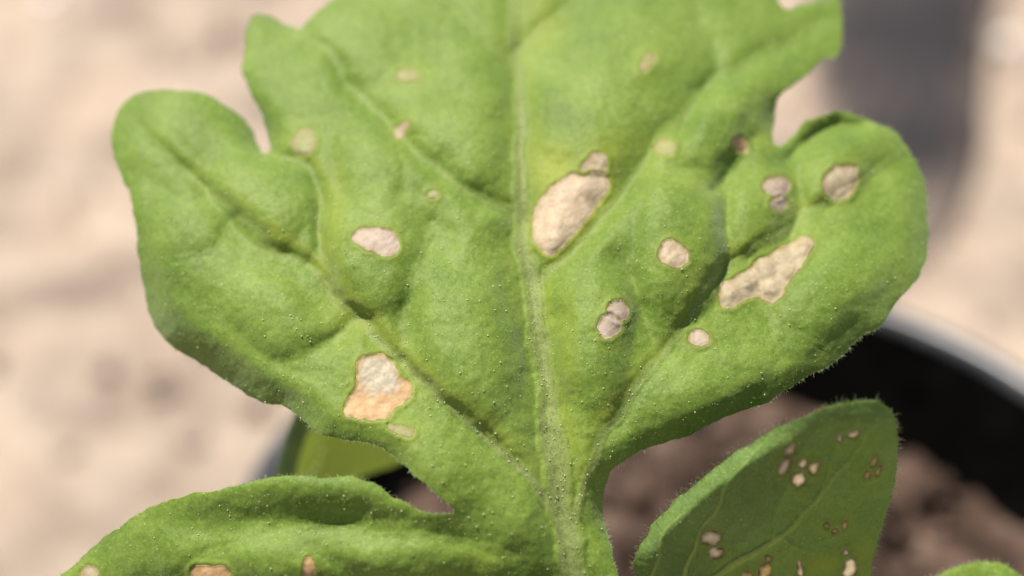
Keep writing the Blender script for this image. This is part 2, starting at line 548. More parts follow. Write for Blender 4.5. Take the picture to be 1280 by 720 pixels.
class LeafField:
    """a leaf as a relief above a tilted plane; x, y are photograph pixels, heights are pixel-sized units (0.078 mm)"""

    def __init__(self, outline, z0, centre, tilt, tilt_x, veins, spots, blobs, curls, macro, seed, edge=(5, 9), yellow=(), sub=5, ripple=1.0, domes=()):
        self.domes = domes
        self.out = smooth_closed(outline, sub)
        e = self.out
        t = np.roll(e, -1, 0) - np.roll(e, 1, 0)
        nrm = np.stack([t[:, 1], -t[:, 0]], 1) / (np.linalg.norm(t, axis=1)[:, None] + 1e-9)
        wob = 1.8 * vnoise(e[:, 0], e[:, 1], 26, seed + 52) + 1.3 * vnoise(e[:, 0], e[:, 1], 9, seed + 50) + 0.7 * vnoise(e[:, 0], e[:, 1], 4, seed + 51)
        self.out = e + nrm * wob[:, None]
        self.base_out = smooth_closed(outline, 3)
        self.z0, self.c = z0, centre
        self.n = np.array([math.sin(tilt_x), math.sin(tilt) * math.cos(tilt_x), -math.cos(tilt) * math.cos(tilt_x)])
        self.veins = [(smooth_open(v[0], 4), v[1]) for v in veins]
        self.spots, self.blobs, self.curls, self.macro = spots, blobs, curls, macro
        self.seed, self.edge, self.yellow, self.ripple = seed, edge, yellow, ripple

    def relief(self, x, y):
        h = self.macro(x, y)
        yside = np.zeros_like(x); g3 = np.zeros_like(x); ridge = np.zeros_like(x); vein = np.zeros_like(x); vid = np.full(x.shape, -1); vbest = np.zeros_like(x)
        warpx = x + 5 * vnoise(x, y, 30, self.seed + 1) + 0.8 * vnoise(x, y, 11, self.seed + 7)
        warpy = y + 5 * vnoise(x, y, 30, self.seed + 2) + 0.8 * vnoise(x, y, 11, self.seed + 8)
        for k, (pl, q) in enumerate(self.veins):
            d, _, _, s, t = seg_distance(warpx, warpy, pl, False)
            tap = 1 - q.get('tap', 0.75) * t ** 1.5
            g3 += (q['A'] * tap * np.exp(-(d / (q['w'] * (0.6 + 0.4 * tap))) ** 1.25)) ** 3
            for sg, B in ((1, q.get('Bl', 0)), (-1, q.get('Br', 0))):
                if B:
                    h = h + np.where(s == sg, 1.35 * B * tap * np.clip(t * q.get('fade', 7), 0, 1) * np.clip((1 - t) * 7, 0, 1) * (1 - np.exp(-(d / q.get('bw', 14)) ** 2)) * np.exp(-(d / (1.25 * q.get('L', 60))) ** 2), 0)
            hw = q['r0'] + (q['r1'] - q['r0']) * t
            if 'yr' in q or 'yl' in q:
                yv = np.where(s == -1, q.get('yr', 0), q.get('yl', 0)) * np.clip(t * 6, 0, 1) * np.clip((1 - t) * 3, 0, 1) * np.exp(-((d - hw - 9) / 11) ** 2)
                yside = np.maximum(yside, yv * (0.75 + 0.4 * vnoise(x, y, 22, self.seed + 12)))  # yellow beside the main veins imitates light coming through the folds
            f = np.clip(1 - (d / (hw * 1.25)) ** 2, 0, 1)
            ridge = np.maximum(ridge, q.get('ridge', 0.45) * hw * np.sqrt(f))
            vf = q.get('pale', 0.8) * np.clip(1.9 * (1.12 - d / hw), 0, 1) * (1 - q.get('ptap', 0.6) * t)
            k2 = (d < hw * 0.9) & (vf > vbest)
            if q['r0'] < 4.5:
                k2 = k2 & False
            vid = np.where(k2, k, vid); vbest = np.maximum(vbest, np.where(k2, vf, 0))
            vein = np.maximum(vein, vf)
        h = h - 1.45 * np.cbrt(g3) + ridge
        for (bx, by, rx, ry, ang, amp) in self.blobs:
            ca, sa = math.cos(math.radians(ang)), math.sin(math.radians(ang))
            u = ((x - bx) * ca + (y - by) * sa) / rx; v = (-(x - bx) * sa + (y - by) * ca) / ry
            h = h + 1.5 * amp * np.exp(-(u * u + v * v) ** 1.4)
        for (bx, by, rx, ry, ang, amp) in self.domes:
            ca, sa = math.cos(math.radians(ang)), math.sin(math.radians(ang))
            dwx = x + 7 * vnoise(x, y, 60, self.seed + 9) - bx; dwy = y + 7 * vnoise(x, y, 60, self.seed + 10) - by
            u = (dwx * ca + dwy * sa) / rx; v = (-dwx * sa + dwy * ca) / ry
            rr2 = (np.abs(u) ** 2.4 + np.abs(v) ** 2.4)
            e2 = 1 - rr2
            h = h + 1.65 * amp * (0.5 * (e2 + np.sqrt(e2 * e2 + 0.045)))  ** 0.9
        dE, _, _, _, _ = seg_distance(x, y, self.out, True)
        dS, _, _, _, _ = seg_distance(x, y, self.base_out, True)
        dS = np.where(inside_poly(x, y, self.base_out), dS, -dS)
        h = h - self.edge[0] * np.exp(-dE / self.edge[1])
        for (cx, cy, rad, amp, wid) in self.curls:
            h = h + amp * np.exp(-((x - cx) ** 2 + (y - cy) ** 2) / rad ** 2) * (0.5 * ((1 - dS / (1.15 * wid)) + np.sqrt((1 - dS / (1.15 * wid)) ** 2 + 0.05)))
        r = self.ripple
        h = h + r * (1.2 * vnoise(x, y, 40, self.seed + 3) + 0.8 * vnoise(x, y, 15, self.seed + 4) + 0.4 * vnoise(x, y, 7, self.seed + 5) + 0.35 * vnoise(x, y, 3.4, self.seed + 6))
        rim = np.zeros_like(x); yel = yside
        for sp in self.spots:
            pl = sp['poly']; c = pl.mean(0); rad = np.abs(pl - c).max() + 22
            near = (np.abs(x - c[0]) < rad) & (np.abs(y - c[1]) < rad)
            if not near.any():
                continue
            d, _, _, _, _ = seg_distance(x[near], y[near], pl, True)
            sd = np.where(inside_poly(x[near], y[near], pl), d, -d)
            st = np.clip((sd + 1.2) / 4.0, 0, 1); st = st * st * (3 - 2 * st)
            h[near] += -0.4 * sp['dip'] * st + sp.get('lip', 1.5) * np.exp(-((sd + 3.0) / 2.6) ** 2)
            rim[near] = np.maximum(rim[near], 0.36 * sp['rim'] * (0.55 + 0.9 * vnoise(x[near], y[near], 9, 71)) * np.exp(-(np.minimum(np.abs(sd), np.abs(sd + 1.5)) / 2.7) ** 2))
            yel[near] = np.maximum(yel[near], sp.get('halo', 0) * np.exp(-np.maximum(-sd, 0) / 8))
        for (cx, cy, rx, ry, a) in self.yellow:
            yel = np.maximum(yel, a * np.exp(-((x - cx) / rx) ** 2 - ((y - cy) / ry) ** 2))
        return h, vein, rim, yel, vid

    def point(self, x, y, h):
        n = self.n
        d0 = np.array([(self.c[0] - 640) / FPX, (360 - self.c[1]) / FPX, 1.0]) * self.z0
        z = (d0 @ n) / ((x - 640) / FPX * n[0] + (360 - y) / FPX * n[1] + n[2])
        return unproject(x, y, z - h * S)

    def build(self, name, mat, step, parent, thick=2.2, split=True):
        x, y, q = grid_in_outline(self.out, step)
        h, vein, rim, yel, vid = self.relief(x, y)
        for sp in self.spots:
            if sp.get('hole'):
                pl = sp['poly']
                d, _, _, _, _ = seg_distance(x, y, pl, True)
                ins = inside_poly(x, y, pl) & (d > 0.4)
                q = q[~ins[q].all(1)]
        used = np.unique(q); rm = np.full(len(x), -1); rm[used] = np.arange(len(used)); q = rm[q]
        x, y, h, vein, rim, yel, vid = (a[used] for a in (x, y, h, vein, rim, yel, vid))
        top = self.point(x, y, h)
        bot = self.point(x, y, h - thick)
        self.xyq = (x, y, q); self.vein_amount = vein
        V, F = slab(top, bot, q)
        attrs = {'vein': np.tile(vein, 2), 'rim': np.tile(rim, 2), 'yellow': np.tile(yel, 2)}
        # normals of the whole sheet so that the ribs, cut out as parts, join without a seam
        a = V[F[:, 2]] - V[F[:, 0]]; b = V[F[:, 3]] - V[F[:, 1]]
        fn = np.cross(a, b)
        vn = np.zeros_like(V)
        for k in range(4):
            np.add.at(vn, F[:, k], fn)
        vn /= np.linalg.norm(vn, axis=1)[:, None] + 1e-30
        owner = np.full(len(F), -1)
        if split:
            nq = len(q)
            qv = vid[q]
            same = (qv[:, 0] == qv[:, 1]) & (qv[:, 1] == qv[:, 2]) & (qv[:, 2] == qv[:, 3])
            owner[:nq] = np.where(same, qv[:, 0], -1)
        objs = []
        for k in range(-1, len(self.veins) if split else 0):
            f = F[owner == k]
            if len(f) < 30:
                continue
            used = np.unique(f); rm = np.full(len(V), -1); rm[used] = np.arange(len(used))
            nm = name if k < 0 else self.veins[k][1].get('name', 'side_vein')
            o = mesh_object(nm, V[used], rm[f], mat, parent if k < 0 else objs[0])
            for an, av in attrs.items():
                at = o.data.attributes.new(an, 'FLOAT', 'POINT')
                at.data.foreach_set('value', np.clip(av[used], 0, 1).astype(np.float32))
            if split:
                o.data.normals_split_custom_set_from_vertices(vn[used].tolist())
            objs.append(o)
        self.obj = objs[0]
        for sp in self.spots:
            self.build_spot(sp)
        return self.obj

    def build_spot(self, sp):
        x, y, q = grid_in_outline(sp['poly'], 1.5)
        h, _, _, _, _ = self.relief(x, y)
        d, _, _, _, _ = seg_distance(x, y, sp['poly'], True)
        h = h + 0.15 + (0.75 + sp.get('lift', 0)) * np.clip(d / 4, 0, 1) + 0.25 * vnoise(x, y, 6, 77)
        for (bx, by, br, ba) in sp.get('lumps', ()):
            h = h + 1.9 * ba * np.exp(-(((x - bx) ** 2 + (y - by) ** 2) / br ** 2) ** 1.5)
        V, F = slab(self.point(x, y, h), self.point(x, y, h - 2.0), q)
        o = mesh_object('leaf_spot', V, F, sp['mat'], self.obj)
        at = o.data.attributes.new('rim', 'FLOAT', 'POINT')
        at.data.foreach_set('value', np.tile(np.clip(sp.get('blend', 0.85) * (0.75 + 0.6 * vnoise(x, y, 7, 91)) * np.exp(-(d / sp.get('bw', 3.8)) ** 2), 0, 1), 2).astype(np.float32))
        if 'cream' in sp:
            cx, cy, cr = sp['cream']
            dd = np.hypot(x - cx + 6 * vnoise(x, y, 12, 95), y - cy + 6 * vnoise(x, y, 12, 96)) / cr
            at = o.data.attributes.new('cream', 'FLOAT', 'POINT')
            at.data.foreach_set('value', np.tile(np.clip((1.15 - dd) * 3.0, 0, 1), 2).astype(np.float32))
        if 'label' in sp:
            o['label'] = sp['label']

    def hairs(self, count, glands, edge_count, length, seed, name='leaf_hair', surf=0.6, rib_hairs=0):
        """thousands of short pale hairs and gland heads standing on the leaf"""
        r = np.random.default_rng(seed)
        x, y, q = self.xyq
        keep = y[q[:, 0]] > -40
        q = q[keep]
        pick = q[r.integers(0, len(q), count + glands)]
        w4 = r.dirichlet((1, 1, 1, 1), count + glands)
        hx = (x[pick] * w4).sum(1); hy = (y[pick] * w4).sum(1)
        if rib_hairs:
            vq = q[(self.vein_amount[q].min(1) > 0.35)]
            pk = vq[r.integers(0, len(vq), rib_hairs)]
            w5 = r.dirichlet((1, 1, 1, 1), rib_hairs)
            hx = np.concatenate([hx, (x[pk] * w5).sum(1)]); hy = np.concatenate([hy, (y[pk] * w5).sum(1)])
            sh = r.permutation(len(hx)); hx, hy = hx[sh], hy[sh]
        ok = np.ones(len(hx), bool)
        for sp in self.spots:
            ok &= ~inside_poly(hx, hy, sp['poly'])
        hx, hy = hx[ok], hy[ok]
        ng = min(glands, len(hx) // 3)
        nx_, ny_ = hx[ng:], hy[ng:]
        lx = r.normal(0, 0.42, len(nx_)); ly = r.normal(-0.15, 0.42, len(nx_))
        # edge fringe
        L = np.linalg.norm(np.roll(self.out, -1, 0) - self.out, axis=1)
        cs = np.concatenate([[0], np.cumsum(L)])
        u = r.uniform(0, cs[-1], edge_count)
        i = np.clip(np.searchsorted(cs, u) - 1, 0, len(L) - 1)
        f = ((u - cs[i]) / np.maximum(L[i], 1e-9))[:, None]
        ep = self.out[i] * (1 - f) + np.roll(self.out, -1, 0)[i] * f
        tg = (np.roll(self.out, -1, 0) - self.out)[i] / np.maximum(L[i], 1e-9)[:, None]
        area = 0.5 * np.sum(self.out[:, 0] * np.roll(self.out[:, 1], -1) - np.roll(self.out[:, 0], -1) * self.out[:, 1])
        on = np.stack([tg[:, 1], -tg[:, 0]], 1) * (1 if area > 0 else -1)
        ep = ep - on * 1.0
        el = on * r.uniform(0.6, 1.3, (edge_count, 1)) + tg * r.normal(0, 0.5, (edge_count, 1))
        m = ep[:, 1] > -30
        ep, el = ep[m], el[m]
        ax = np.concatenate([nx_, ep[:, 0]]); ay = np.concatenate([ny_, ep[:, 1]])
        bx = np.concatenate([lx, el[:, 0]]); by = np.concatenate([ly, el[:, 1]])
        up = np.concatenate([np.ones(len(nx_)), r.uniform(-0.3, 0.6, len(ep))])
        ln = np.concatenate([surf * length * r.uniform(0.45, 1.4, len(nx_)), length * (0.5 + 1.1 * r.random(len(ep)) ** 2.5)])
        rad = 0.24 * (0.7 + 0.6 * r.random(len(ax)))
        h = self.relief(ax, ay)[0]
        V = []; ang = r.uniform(0, 6.28, len(ax))
        sc = ln / np.sqrt(bx ** 2 + by ** 2 + up ** 2 + 1e-9)
        for k in range(3):
            a = ang + k * 2.094
            V.append(self.point(ax + rad * np.cos(a), ay + rad * np.sin(a), h - 0.6))
        for k in range(3):
            a = ang + k * 2.094
            V.append(self.point(ax + bx * sc * 0.55 + 0.7 * rad * np.cos(a), ay + by * sc * 0.55 + 0.7 * rad * np.sin(a), h + up * sc * 0.62))
        V.append(self.point(ax + bx * sc + r.normal(0, 0.6, len(ax)), ay + by * sc + 0.10 * ln, h + up * sc * 0.95))
        n_ = len(ax)
        b = np.arange(n_)
        I = lambda k: b + k * n_
        F = []
        for k in range(3):
            l = (k + 1) % 3
            F.append(np.stack([I(k), I(l), I(3 + l)], 1)); F.append(np.stack([I(k), I(3 + l), I(3 + k)], 1)); F.append(np.stack([I(3 + k), I(3 + l), I(6)], 1))
        o = mesh_object(name, np.vstack(V), np.vstack(F), M_HAIR, self.obj)
        o['kind'] = 'stuff'
        if ng:
            gxp, gyp = hx[:ng], hy[:ng]
            h = self.relief(gxp, gyp)[0]
            rd = 0.42 + 0.9 * r.random(ng) ** 5
            c = self.point(gxp, gyp, h + 0.2 + 0.6 * rd)
            octv = np.array([(1, 0, 0), (-1, 0, 0), (0, 1, 0), (0, -1, 0), (0, 0, 1), (0, 0, -1)], float)
            octf = np.array([(0, 2, 4), (2, 1, 4), (1, 3, 4), (3, 0, 4), (2, 0, 5), (1, 2, 5), (3, 1, 5), (0, 3, 5)])
            V = (c[:, None, :] + octv[None] * (rd * S)[:, None, None]).reshape(-1, 3)
            F = (octf[None] + 6 * np.arange(ng)[:, None, None]).reshape(-1, 3)
            g = mesh_object('gland_hair', V, F, M_GLAND, self.obj)
            g['kind'] = 'stuff'


def ell(cx, cy, rx, ry, ang=0, wob=0.12, seed=0, n_=28):
    r = np.random.default_rng(int(cx * 7 + cy * 13) + seed)
    a = np.linspace(0, 2 * math.pi, n_, endpoint=False)
    k = 1 + sum(wob / (j + 0.5) * r.normal() * np.cos(j * a + r.uniform(0, 6.28)) for j in (2, 3, 4, 5))
    u, v = rx * k * np.cos(a), ry * k * np.sin(a)
    c, s = math.cos(math.radians(ang)), math.sin(math.radians(ang))
    return np.stack([cx + u * c - v * s, cy + u * s + v * c], 1)


def spot(poly, mat, dip=4.0, rim=0.75, halo=0.3, **kw):
    poly = np.asarray(poly, float)
    k = min(1.0, np.ptp(poly[:, 0]) / 24)
    poly = poly + k * np.stack([1.5 * vnoise(poly[:, 0], poly[:, 1], 6, 81) + 0.9 * vnoise(poly[:, 0], poly[:, 1], 3, 83), 1.5 * vnoise(poly[:, 0], poly[:, 1], 6, 82) + 0.9 * vnoise(poly[:, 0], poly[:, 1], 3, 84)], 1)
    return dict(poly=poly, mat=mat, dip=dip, rim=rim, halo=halo, **kw)


def P(pts):
    return smooth_closed(pts, 4)


# ---- the big lobed leaf (it runs on past the top and the bottom of the frame)
OUT_MAIN = [(417, 0), (401, 11), (390, 22), (377, 35), (365, 33), (352, 28), (340, 23), (327, 19), (318, 20), (311, 28), (308, 45), (306, 65), (302, 85),
            (308, 102), (318, 125), (328, 150), (335, 172), (336, 186), (331, 190), (325, 184), (318, 170), (312, 158), (303, 146), (293, 138), (280, 130), (265, 121), (250, 116),
            (225, 113), (205, 113), (185, 116), (165, 122), (153, 132), (145, 145), (140, 162), (138, 180), (143, 205), (152, 222), (161, 238), (167, 260),
            (170, 285), (170, 310), (173, 330), (178, 355), (183, 380), (190, 402), (206, 424), (228, 442), (258, 460), (285, 477), (310, 493), (330, 503),
            (350, 508), (365, 515), (378, 523), (400, 541), (430, 550), (465, 557), (485, 565), (503, 578), (518, 593), (535, 608), (550, 622), (562, 632),
            (567, 638), (560, 641), (540, 641), (520, 636), (505, 628), (490, 620), (478, 610), (465, 602), (450, 598), (430, 596), (400, 596), (370, 595),
            (340, 597), (310, 602), (285, 609), (265, 614), (240, 616), (215, 624), (190, 633), (170, 645), (148, 660), (125, 677), (108, 692), (97, 704), (84, 714),
            (66, 732), (62, 770), (110, 815), (230, 850), (380, 850), (520, 820), (620, 790), (680, 780), (700, 800), (760, 800), (782, 770),
            (773, 720), (766, 695), (760, 675), (755, 655), (752, 635), (754, 615), (760, 600), (767, 588), (778, 578), (790, 570), (805, 561), (825, 554),
            (845, 548), (870, 540), (892, 529), (912, 521), (940, 510), (960, 502), (972, 494), (990, 485), (1010, 471), (1032, 458), (1055, 443), (1068, 428), (1080, 418),
            (1100, 408), (1112, 392), (1125, 375), (1140, 358), (1150, 344), (1156, 325), (1160, 300), (1160, 275), (1158, 250), (1155, 225), (1148, 205),
            (1138, 188), (1125, 172), (1112, 161), (1095, 153), (1075, 145), (1060, 140), (1045, 138), (1025, 145), (1008, 153), (997, 163), (985, 175), (976, 182), (969, 181),
            (966, 172), (967, 155), (969, 135), (973, 120), (985, 110), (1003, 98), (1020, 83), (1035, 73), (1046, 70), (1052, 50), (1055, 25), (1052, 12), (1047, -4), (1034, -2),
            (1020, 1), (1003, 6), (987, 12), (977, 8), (971, -8), (966, -40), (930, -95), (870, -130), (820, -170), (760, -240), (690, -300), (640, -320), (590, -280), (540, -200), (505, -120), (490, -60), (460, -25)]

V_MAIN = [
    ([(722, 790), (716, 700), (704, 640), (694, 570), (685, 500), (676, 450), (668, 400), (660, 345), (651, 300), (648, 260), (650, 200), (650, 130), (645, 60), (642, 0), (641, -120), (640, -300)],
     dict(A=13, w=40, yr=0.35, yl=0.15, Bl=7, Br=8, bw=26, L=70, r0=16, r1=4, pale=0.8, ptap=0.45, tap=0.7, ridge=0.55, name='midrib')),
    ([(700, 640), (665, 600), (632, 572), (600, 545), (560, 507), (525, 475), (490, 440), (450, 400), (420, 370), (385, 335), (340, 305), (290, 265), (255, 232), (220, 203), (190, 176), (160, 150)],
     dict(A=8, w=30, yr=0.5, Br=8, Bl=1, fade=4.5, bw=10, tap=0.25, L=38, r0=7, r1=2.5, pale=0.75, ptap=0.8)),
    ([(650, 275), (625, 257), (590, 240), (560, 222), (520, 190), (490, 160), (460, 130), (440, 110), (420, 80), (390, 52), (330, 30)],
     dict(A=13, w=28, Br=4, Bl=12, r0=5, r1=2.5, pale=0.35, tap=0.6)),
    ([(720, 650), (733, 600), (752, 553), (775, 515), (800, 480), (830, 440), (855, 406), (880, 368), (904, 337), (942, 311), (994, 279), (1040, 250), (1080, 222), (1110, 197), (1132, 180)],
     dict(A=8, w=30, yl=0.4, Bl=4.5, Br=1, fade=4.5, bw=10, L=38, r0=6.5, r1=2.5, pale=0.6, ptap=0.7, tap=0.55)),
    ([(666, 356), (694, 337), (722, 307), (752, 272), (774, 242), (795, 213), (820, 180), (850, 150), (880, 112), (897, 95), (930, 80), (990, 50), (1030, 25)],
     dict(A=11, w=26, Br=14, Bl=2, r0=5, r1=2.5, pale=0.4, tap=0.6)),
    ([(646, 70), (690, 25), (740, -20), (800, -70)], dict(A=12, w=30, r0=4, r1=2, pale=0.3)),
    ([(645, 90), (600, 40), (560, 0), (530, -60)], dict(A=10, w=30, r0=4, r1=2, pale=0.3)),
    ([(420, 372), (408, 335), (402, 290), (400, 248), (388, 215), (360, 196), (340, 190)], dict(A=6, w=18, Br=8, Bl=7, bw=10, L=30, yr=0.35, r0=4, r1=2, pale=0.5, tap=0.6)),
    ([(385, 335), (398, 310), (402, 280)], dict(A=10, w=18, r0=3, r1=2, pale=0.2)),
    ([(498, 447), (503, 420), (508, 385), (516, 345), (535, 300), (548, 262)], dict(A=8, w=18, r0=3, r1=2, pale=0.25)),
    ([(450, 400), (415, 430), (380, 442), (350, 448)], dict(A=11, w=20, r0=3, r1=2, pale=0.2, Bl=4)),
    ([(300, 272), (275, 300), (245, 316), (215, 322)], dict(A=8, w=22, r0=3, r1=2, pale=0.2)),
    ([(538, 282), (550, 305), (570, 335), (600, 350), (640, 372)], dict(A=7, w=22, r0=3, r1=2, pale=0.15)),
    ([(828, 442), (815, 425), (803, 402), (796, 372), (785, 335), (760, 322), (720, 318)], dict(A=9, w=18, r0=3, r1=2, pale=0.25, tap=0.6)),
    ([(890, 378), (908, 340), (912, 305), (905, 265), (893, 238), (872, 222), (830, 215), (795, 207)], dict(A=7, w=20, Bl=8, L=34, bw=11, yl=0.25, r0=3, r1=2, pale=0.25, tap=0.5)),
    ([(893, 238), (915, 215), (932, 198), (940, 175)], dict(A=14, w=15, r0=2.5, r1=2, pale=0.1, tap=0.5)),
    ([(985, 297), (998, 268), (996, 235), (985, 205), (978, 188)], dict(A=13, w=18, r0=3, r1=2, pale=0.15)),
    ([(985, 200), (1003, 183), (1022, 168), (1050, 156), (1080, 152)], dict(A=15, w=14, r0=2.5, r1=2, pale=0.1, tap=0.4)),
    ([(880, 112), (895, 90), (893, 60), (875, 30), (870, 10)], dict(A=12, w=20, r0=3, r1=2, pale=0.15)),
    ([(940, 330), (960, 385), (1000, 420), (1040, 440)], dict(A=7, w=26, r0=3, r1=2, pale=0.15)),
    ([(845, 428), (890, 455), (930, 480)], dict(A=8, w=26, r0=3, r1=2, pale=0.15)),
    ([(640, 690), (560, 672), (480, 664), (400, 658), (330, 668), (270, 690), (215, 720)], dict(A=8, w=24, r0=3, r1=2, pale=0.1)),
    ([(690, 740), (600, 735), (480, 745), (350, 770), (200, 790)], dict(A=18, w=35, r0=8, r1=3, pale=0.6)),
    ([(470, 746), (440, 715), (400, 690), (370, 670)], dict(A=10, w=22, r0=3, r1=2, pale=0.2)),
    ([(340, 772), (300, 720), (270, 690)], dict(A=9, w=22, r0=3, r1=2, pale=0.2)),
    ([(240, 786), (205, 740), (185, 700), (190, 660)], dict(A=9, w=20, r0=3, r1=2, pale=0.2)),
]
BLOBS_MAIN = [(560, 140, 70, 50, 10, 6), (780, 120, 60, 60, 0, 6), (300, 350, 110, 55, 35, 6), (1040, 340, 90, 60, -35, 8), (850, 470, 90, 40, -25, 6),
              (1090, 180, 40, 22, 30, 5), (230, 160, 60, 35, 20, 4), (330, 700, 90, 36, 0, 12), (500, 700, 80, 40, 0, 12), (200, 690, 50, 40, -30, 10), (560, 580, 60, 40, 30, 8), (640, 650, 40, 40, 0, 5)]
# puffed-up fields between the veins
DOMES_MAIN = [(850, 306, 58, 100, 6, 20), (744, 424, 50, 92, 8, 14), (586, 420, 64, 118, -14, 16), (468, 312, 62, 82, -18, 16), (326, 247, 64, 48, 38, 15), (948, 262, 36, 58, 15, 11),
              (1045, 215, 48, 40, -30, 9), (560, 190, 78, 60, 30, 8), (730, 150, 70, 70, 0, 8), (900, 150, 34, 60, 30, 8), (460, 205, 44, 60, -20, 8), (215, 205, 60, 34, 45, 6), (600, 70, 46, 80, 0, 6),
              (790, 50, 70, 60, -30, 7), (450, 50, 60, 55, 20, 6), (345, 395, 85, 45, 36, 9), (240, 300, 55, 70, -20, 8), (1040, 370, 90, 48, -42, 9), (900, 480, 75, 36, -28, 7)]
CURLS_MAIN = [(225, 435, 100, -44, 34), (330, 505, 90, -42, 30), (180, 370, 60, -16, 26), (300, 160, 45, -26, 26), (325, 175, 30, -16, 18), (312, 60, 40, -8, 16), (145, 180, 50, -14, 18),
              (1150, 280, 70, -20, 26), (1080, 420, 80, -12, 22), (960, 500, 90, -16, 22), (840, 552, 60, -14, 20), (755, 640, 70, -32, 24), (1040, 145, 50, 14, 22), (965, 150, 30, -24, 24),
              (440, 600, 130, 25, 46), (330, 605, 90, 20, 42), (230, 625, 90, 10, 30), (110, 700, 60, -12, 24), (500, 575, 50, -14, 20), (430, 552, 60, -18, 22), (900, 100, 60, -6, 25), (545, 642, 40, 10, 24)]


def macro_main(x, y):
    xm = np.interp(y, [-300, 0, 200, 345, 500, 620, 790], [640, 642, 650, 660, 685, 700, 722])
    dx = x - xm
    h = 16 * (1 - np.exp(-np.abs(dx) / 90)) - 0.00026 * dx * dx
    h = h + 10 * np.sin((x + 0.6 * y) / 105.0) * np.clip(np.abs(dx) / 250, 0, 1)
    low = np.clip((y - 590) / 60, 0, 1) * np.clip((620 - x) / 120, 0, 1)      # the lower lobe lies a little deeper
    h = h - 0.00042 * (y - 380) ** 2
    return h - 10 * low


TAIL = P([(484, 530), (497, 531), (511, 535), (518, 541), (513, 547), (500, 543), (488, 538)])
SPOTS_MAIN = [
    spot(P([(665, 285), (668, 262), (675, 248), (688, 232), (703, 222), (716, 217), (732, 217), (748, 216), (759, 219), (763, 228), (755, 245), (742, 265), (728, 282), (715, 298), (700, 312), (688, 321), (678, 315), (668, 302)]),
         M_TAN, 3.5, 0.55, 0.75, label='largest pale tan dead spot, beside the midrib', lumps=((690, 290, 18, 2.0), (735, 235, 16, 2.0))),
    spot(P([(722, 213), (730, 201), (744, 190), (756, 192), (759, 203), (757, 213), (746, 214), (733, 214)]), M_DULL, 2.5, 0.5, 0.6),
    spot(P([(445, 458), (452, 447), (468, 442), (482, 444), (493, 455), (500, 470), (513, 478), (515, 490), (507, 503), (493, 512), (485, 522), (470, 525), (450, 524), (432, 520), (429, 509), (437, 495), (445, 480)]),
         M_ORANGE, 3.0, 0.5, 0.45, label='orange and tan dead spot on the left lobe', cream=(476, 468, 27)),
    spot(TAIL, M_FAINT, 1.0, 0.25, 0.35),
    spot(P([(440, 295), (447, 287), (458, 284), (470, 286), (481, 285), (492, 288), (496, 297), (499, 309), (492, 319), (480, 321), (465, 315), (450, 309), (442, 303)]), M_PINK, 4.5, 0.95),
    spot(P([(823, 313), (829, 301), (841, 299), (852, 307), (861, 317), (858, 330), (847, 337), (835, 333), (826, 325)]), M_TAN, 4.0, 0.85),
    spot(P([(759, 388), (763, 378), (773, 374), (783, 380), (786, 392), (779, 401), (768, 400)]), M_PINK, 4.0, 0.8),
    spot(ell(762, 407, 16, 16, 0, 0.06), M_PINK, 4.0, 0.9),
    spot(ell(874, 423, 13, 11, 10, 0.06), M_PINK, 3.5, 0.85),
    spot(ell(926, 181, 9, 12, -15, 0.08), M_ORANGE, 3.0, 0.7, 0.2),
    spot(ell(971, 233, 17, 14, 10, 0.08), M_PINK, 5.0, 0.9),
    spot(ell(974, 255, 11, 10, 0, 0.06), M_PINK, 4.0, 0.7),
    spot(P([(1028, 232), (1033, 218), (1042, 208), (1056, 205), (1069, 206), (1072, 216), (1070, 230), (1064, 242), (1053, 250), (1041, 250), (1033, 243)]), M_DULL, 6.0, 0.8, label='round dull olive-tan dead spot on the right lobe'),
    spot(P([(1018, 307), (1013, 298), (1001, 296), (988, 304), (972, 313), (957, 321), (945, 325), (935, 337), (915, 347), (904, 356), (897, 368), (901, 380), (910, 386), (925, 380), (940, 372), (953, 374), (965, 379), (976, 373), (985, 356), (995, 340), (1006, 325)]),
         M_DULL, 3.5, 0.65, label='long knobbly tan dead patch along the right side vein',
         lumps=((912, 365, 11, 3), (935, 352, 11, 3), (957, 335, 12, 3), (962, 360, 10, 3), (982, 318, 11, 3), (1004, 308, 11, 3), (985, 338, 9, 2.5))),
    *[spot(ell(a, b, c, d, e, 0.12), M_PALE, 0.0, 0.0, 0.0, lip=0, lift=0.9 + 0.5 * (k % 3), blend=0.7, bw=2.5, lumps=((a, b, 0.75 * c, 1.3),))
      for k, (a, b, c, d, e) in enumerate([(911, 364, 12, 14, 20), (936, 351, 13, 12, -20), (957, 334, 12, 11, -30), (962, 361, 10, 12, 0), (982, 317, 12, 10, -30), (1004, 308, 11, 10, -20), (984, 339, 9, 9, 0)])],
    spot(ell(380, 178, 15, 18, 10, 0.08), M_FAINT, 2.0, 0.25, 0.3),
    spot(ell(502, 162, 7, 14, 35, 0.10), M_DULL, 2.0, 0.35),
    spot(ell(509, 94, 14, 8, 5, 0.10), M_FAINT, 1.5, 0.3),
    spot(ell(541, 243, 7, 5, 0, 0.10), M_FAINT, 1.0, 0.2),
    spot(ell(810, 77, 8, 14, 35, 0.12), M_FAINT, 1.5, 0.35),
    spot(ell(831, 185, 13, 10, -10, 0.10), M_FAINT, 2.0, 0.6),
    spot(P([(238, 716), (243, 708), (255, 706), (268, 708), (279, 707), (287, 714), (289, 730), (270, 740), (246, 735)]), M_ORANGE, 3.0, 0.7),
    spot(ell(112, 716, 11, 10, 0, 0.06), M_DULL, 4.0, 0.9),
    spot(ell(386, 714, 8, 16, 5, 0.10), M_ORANGE, 3.0, 0.7),
]
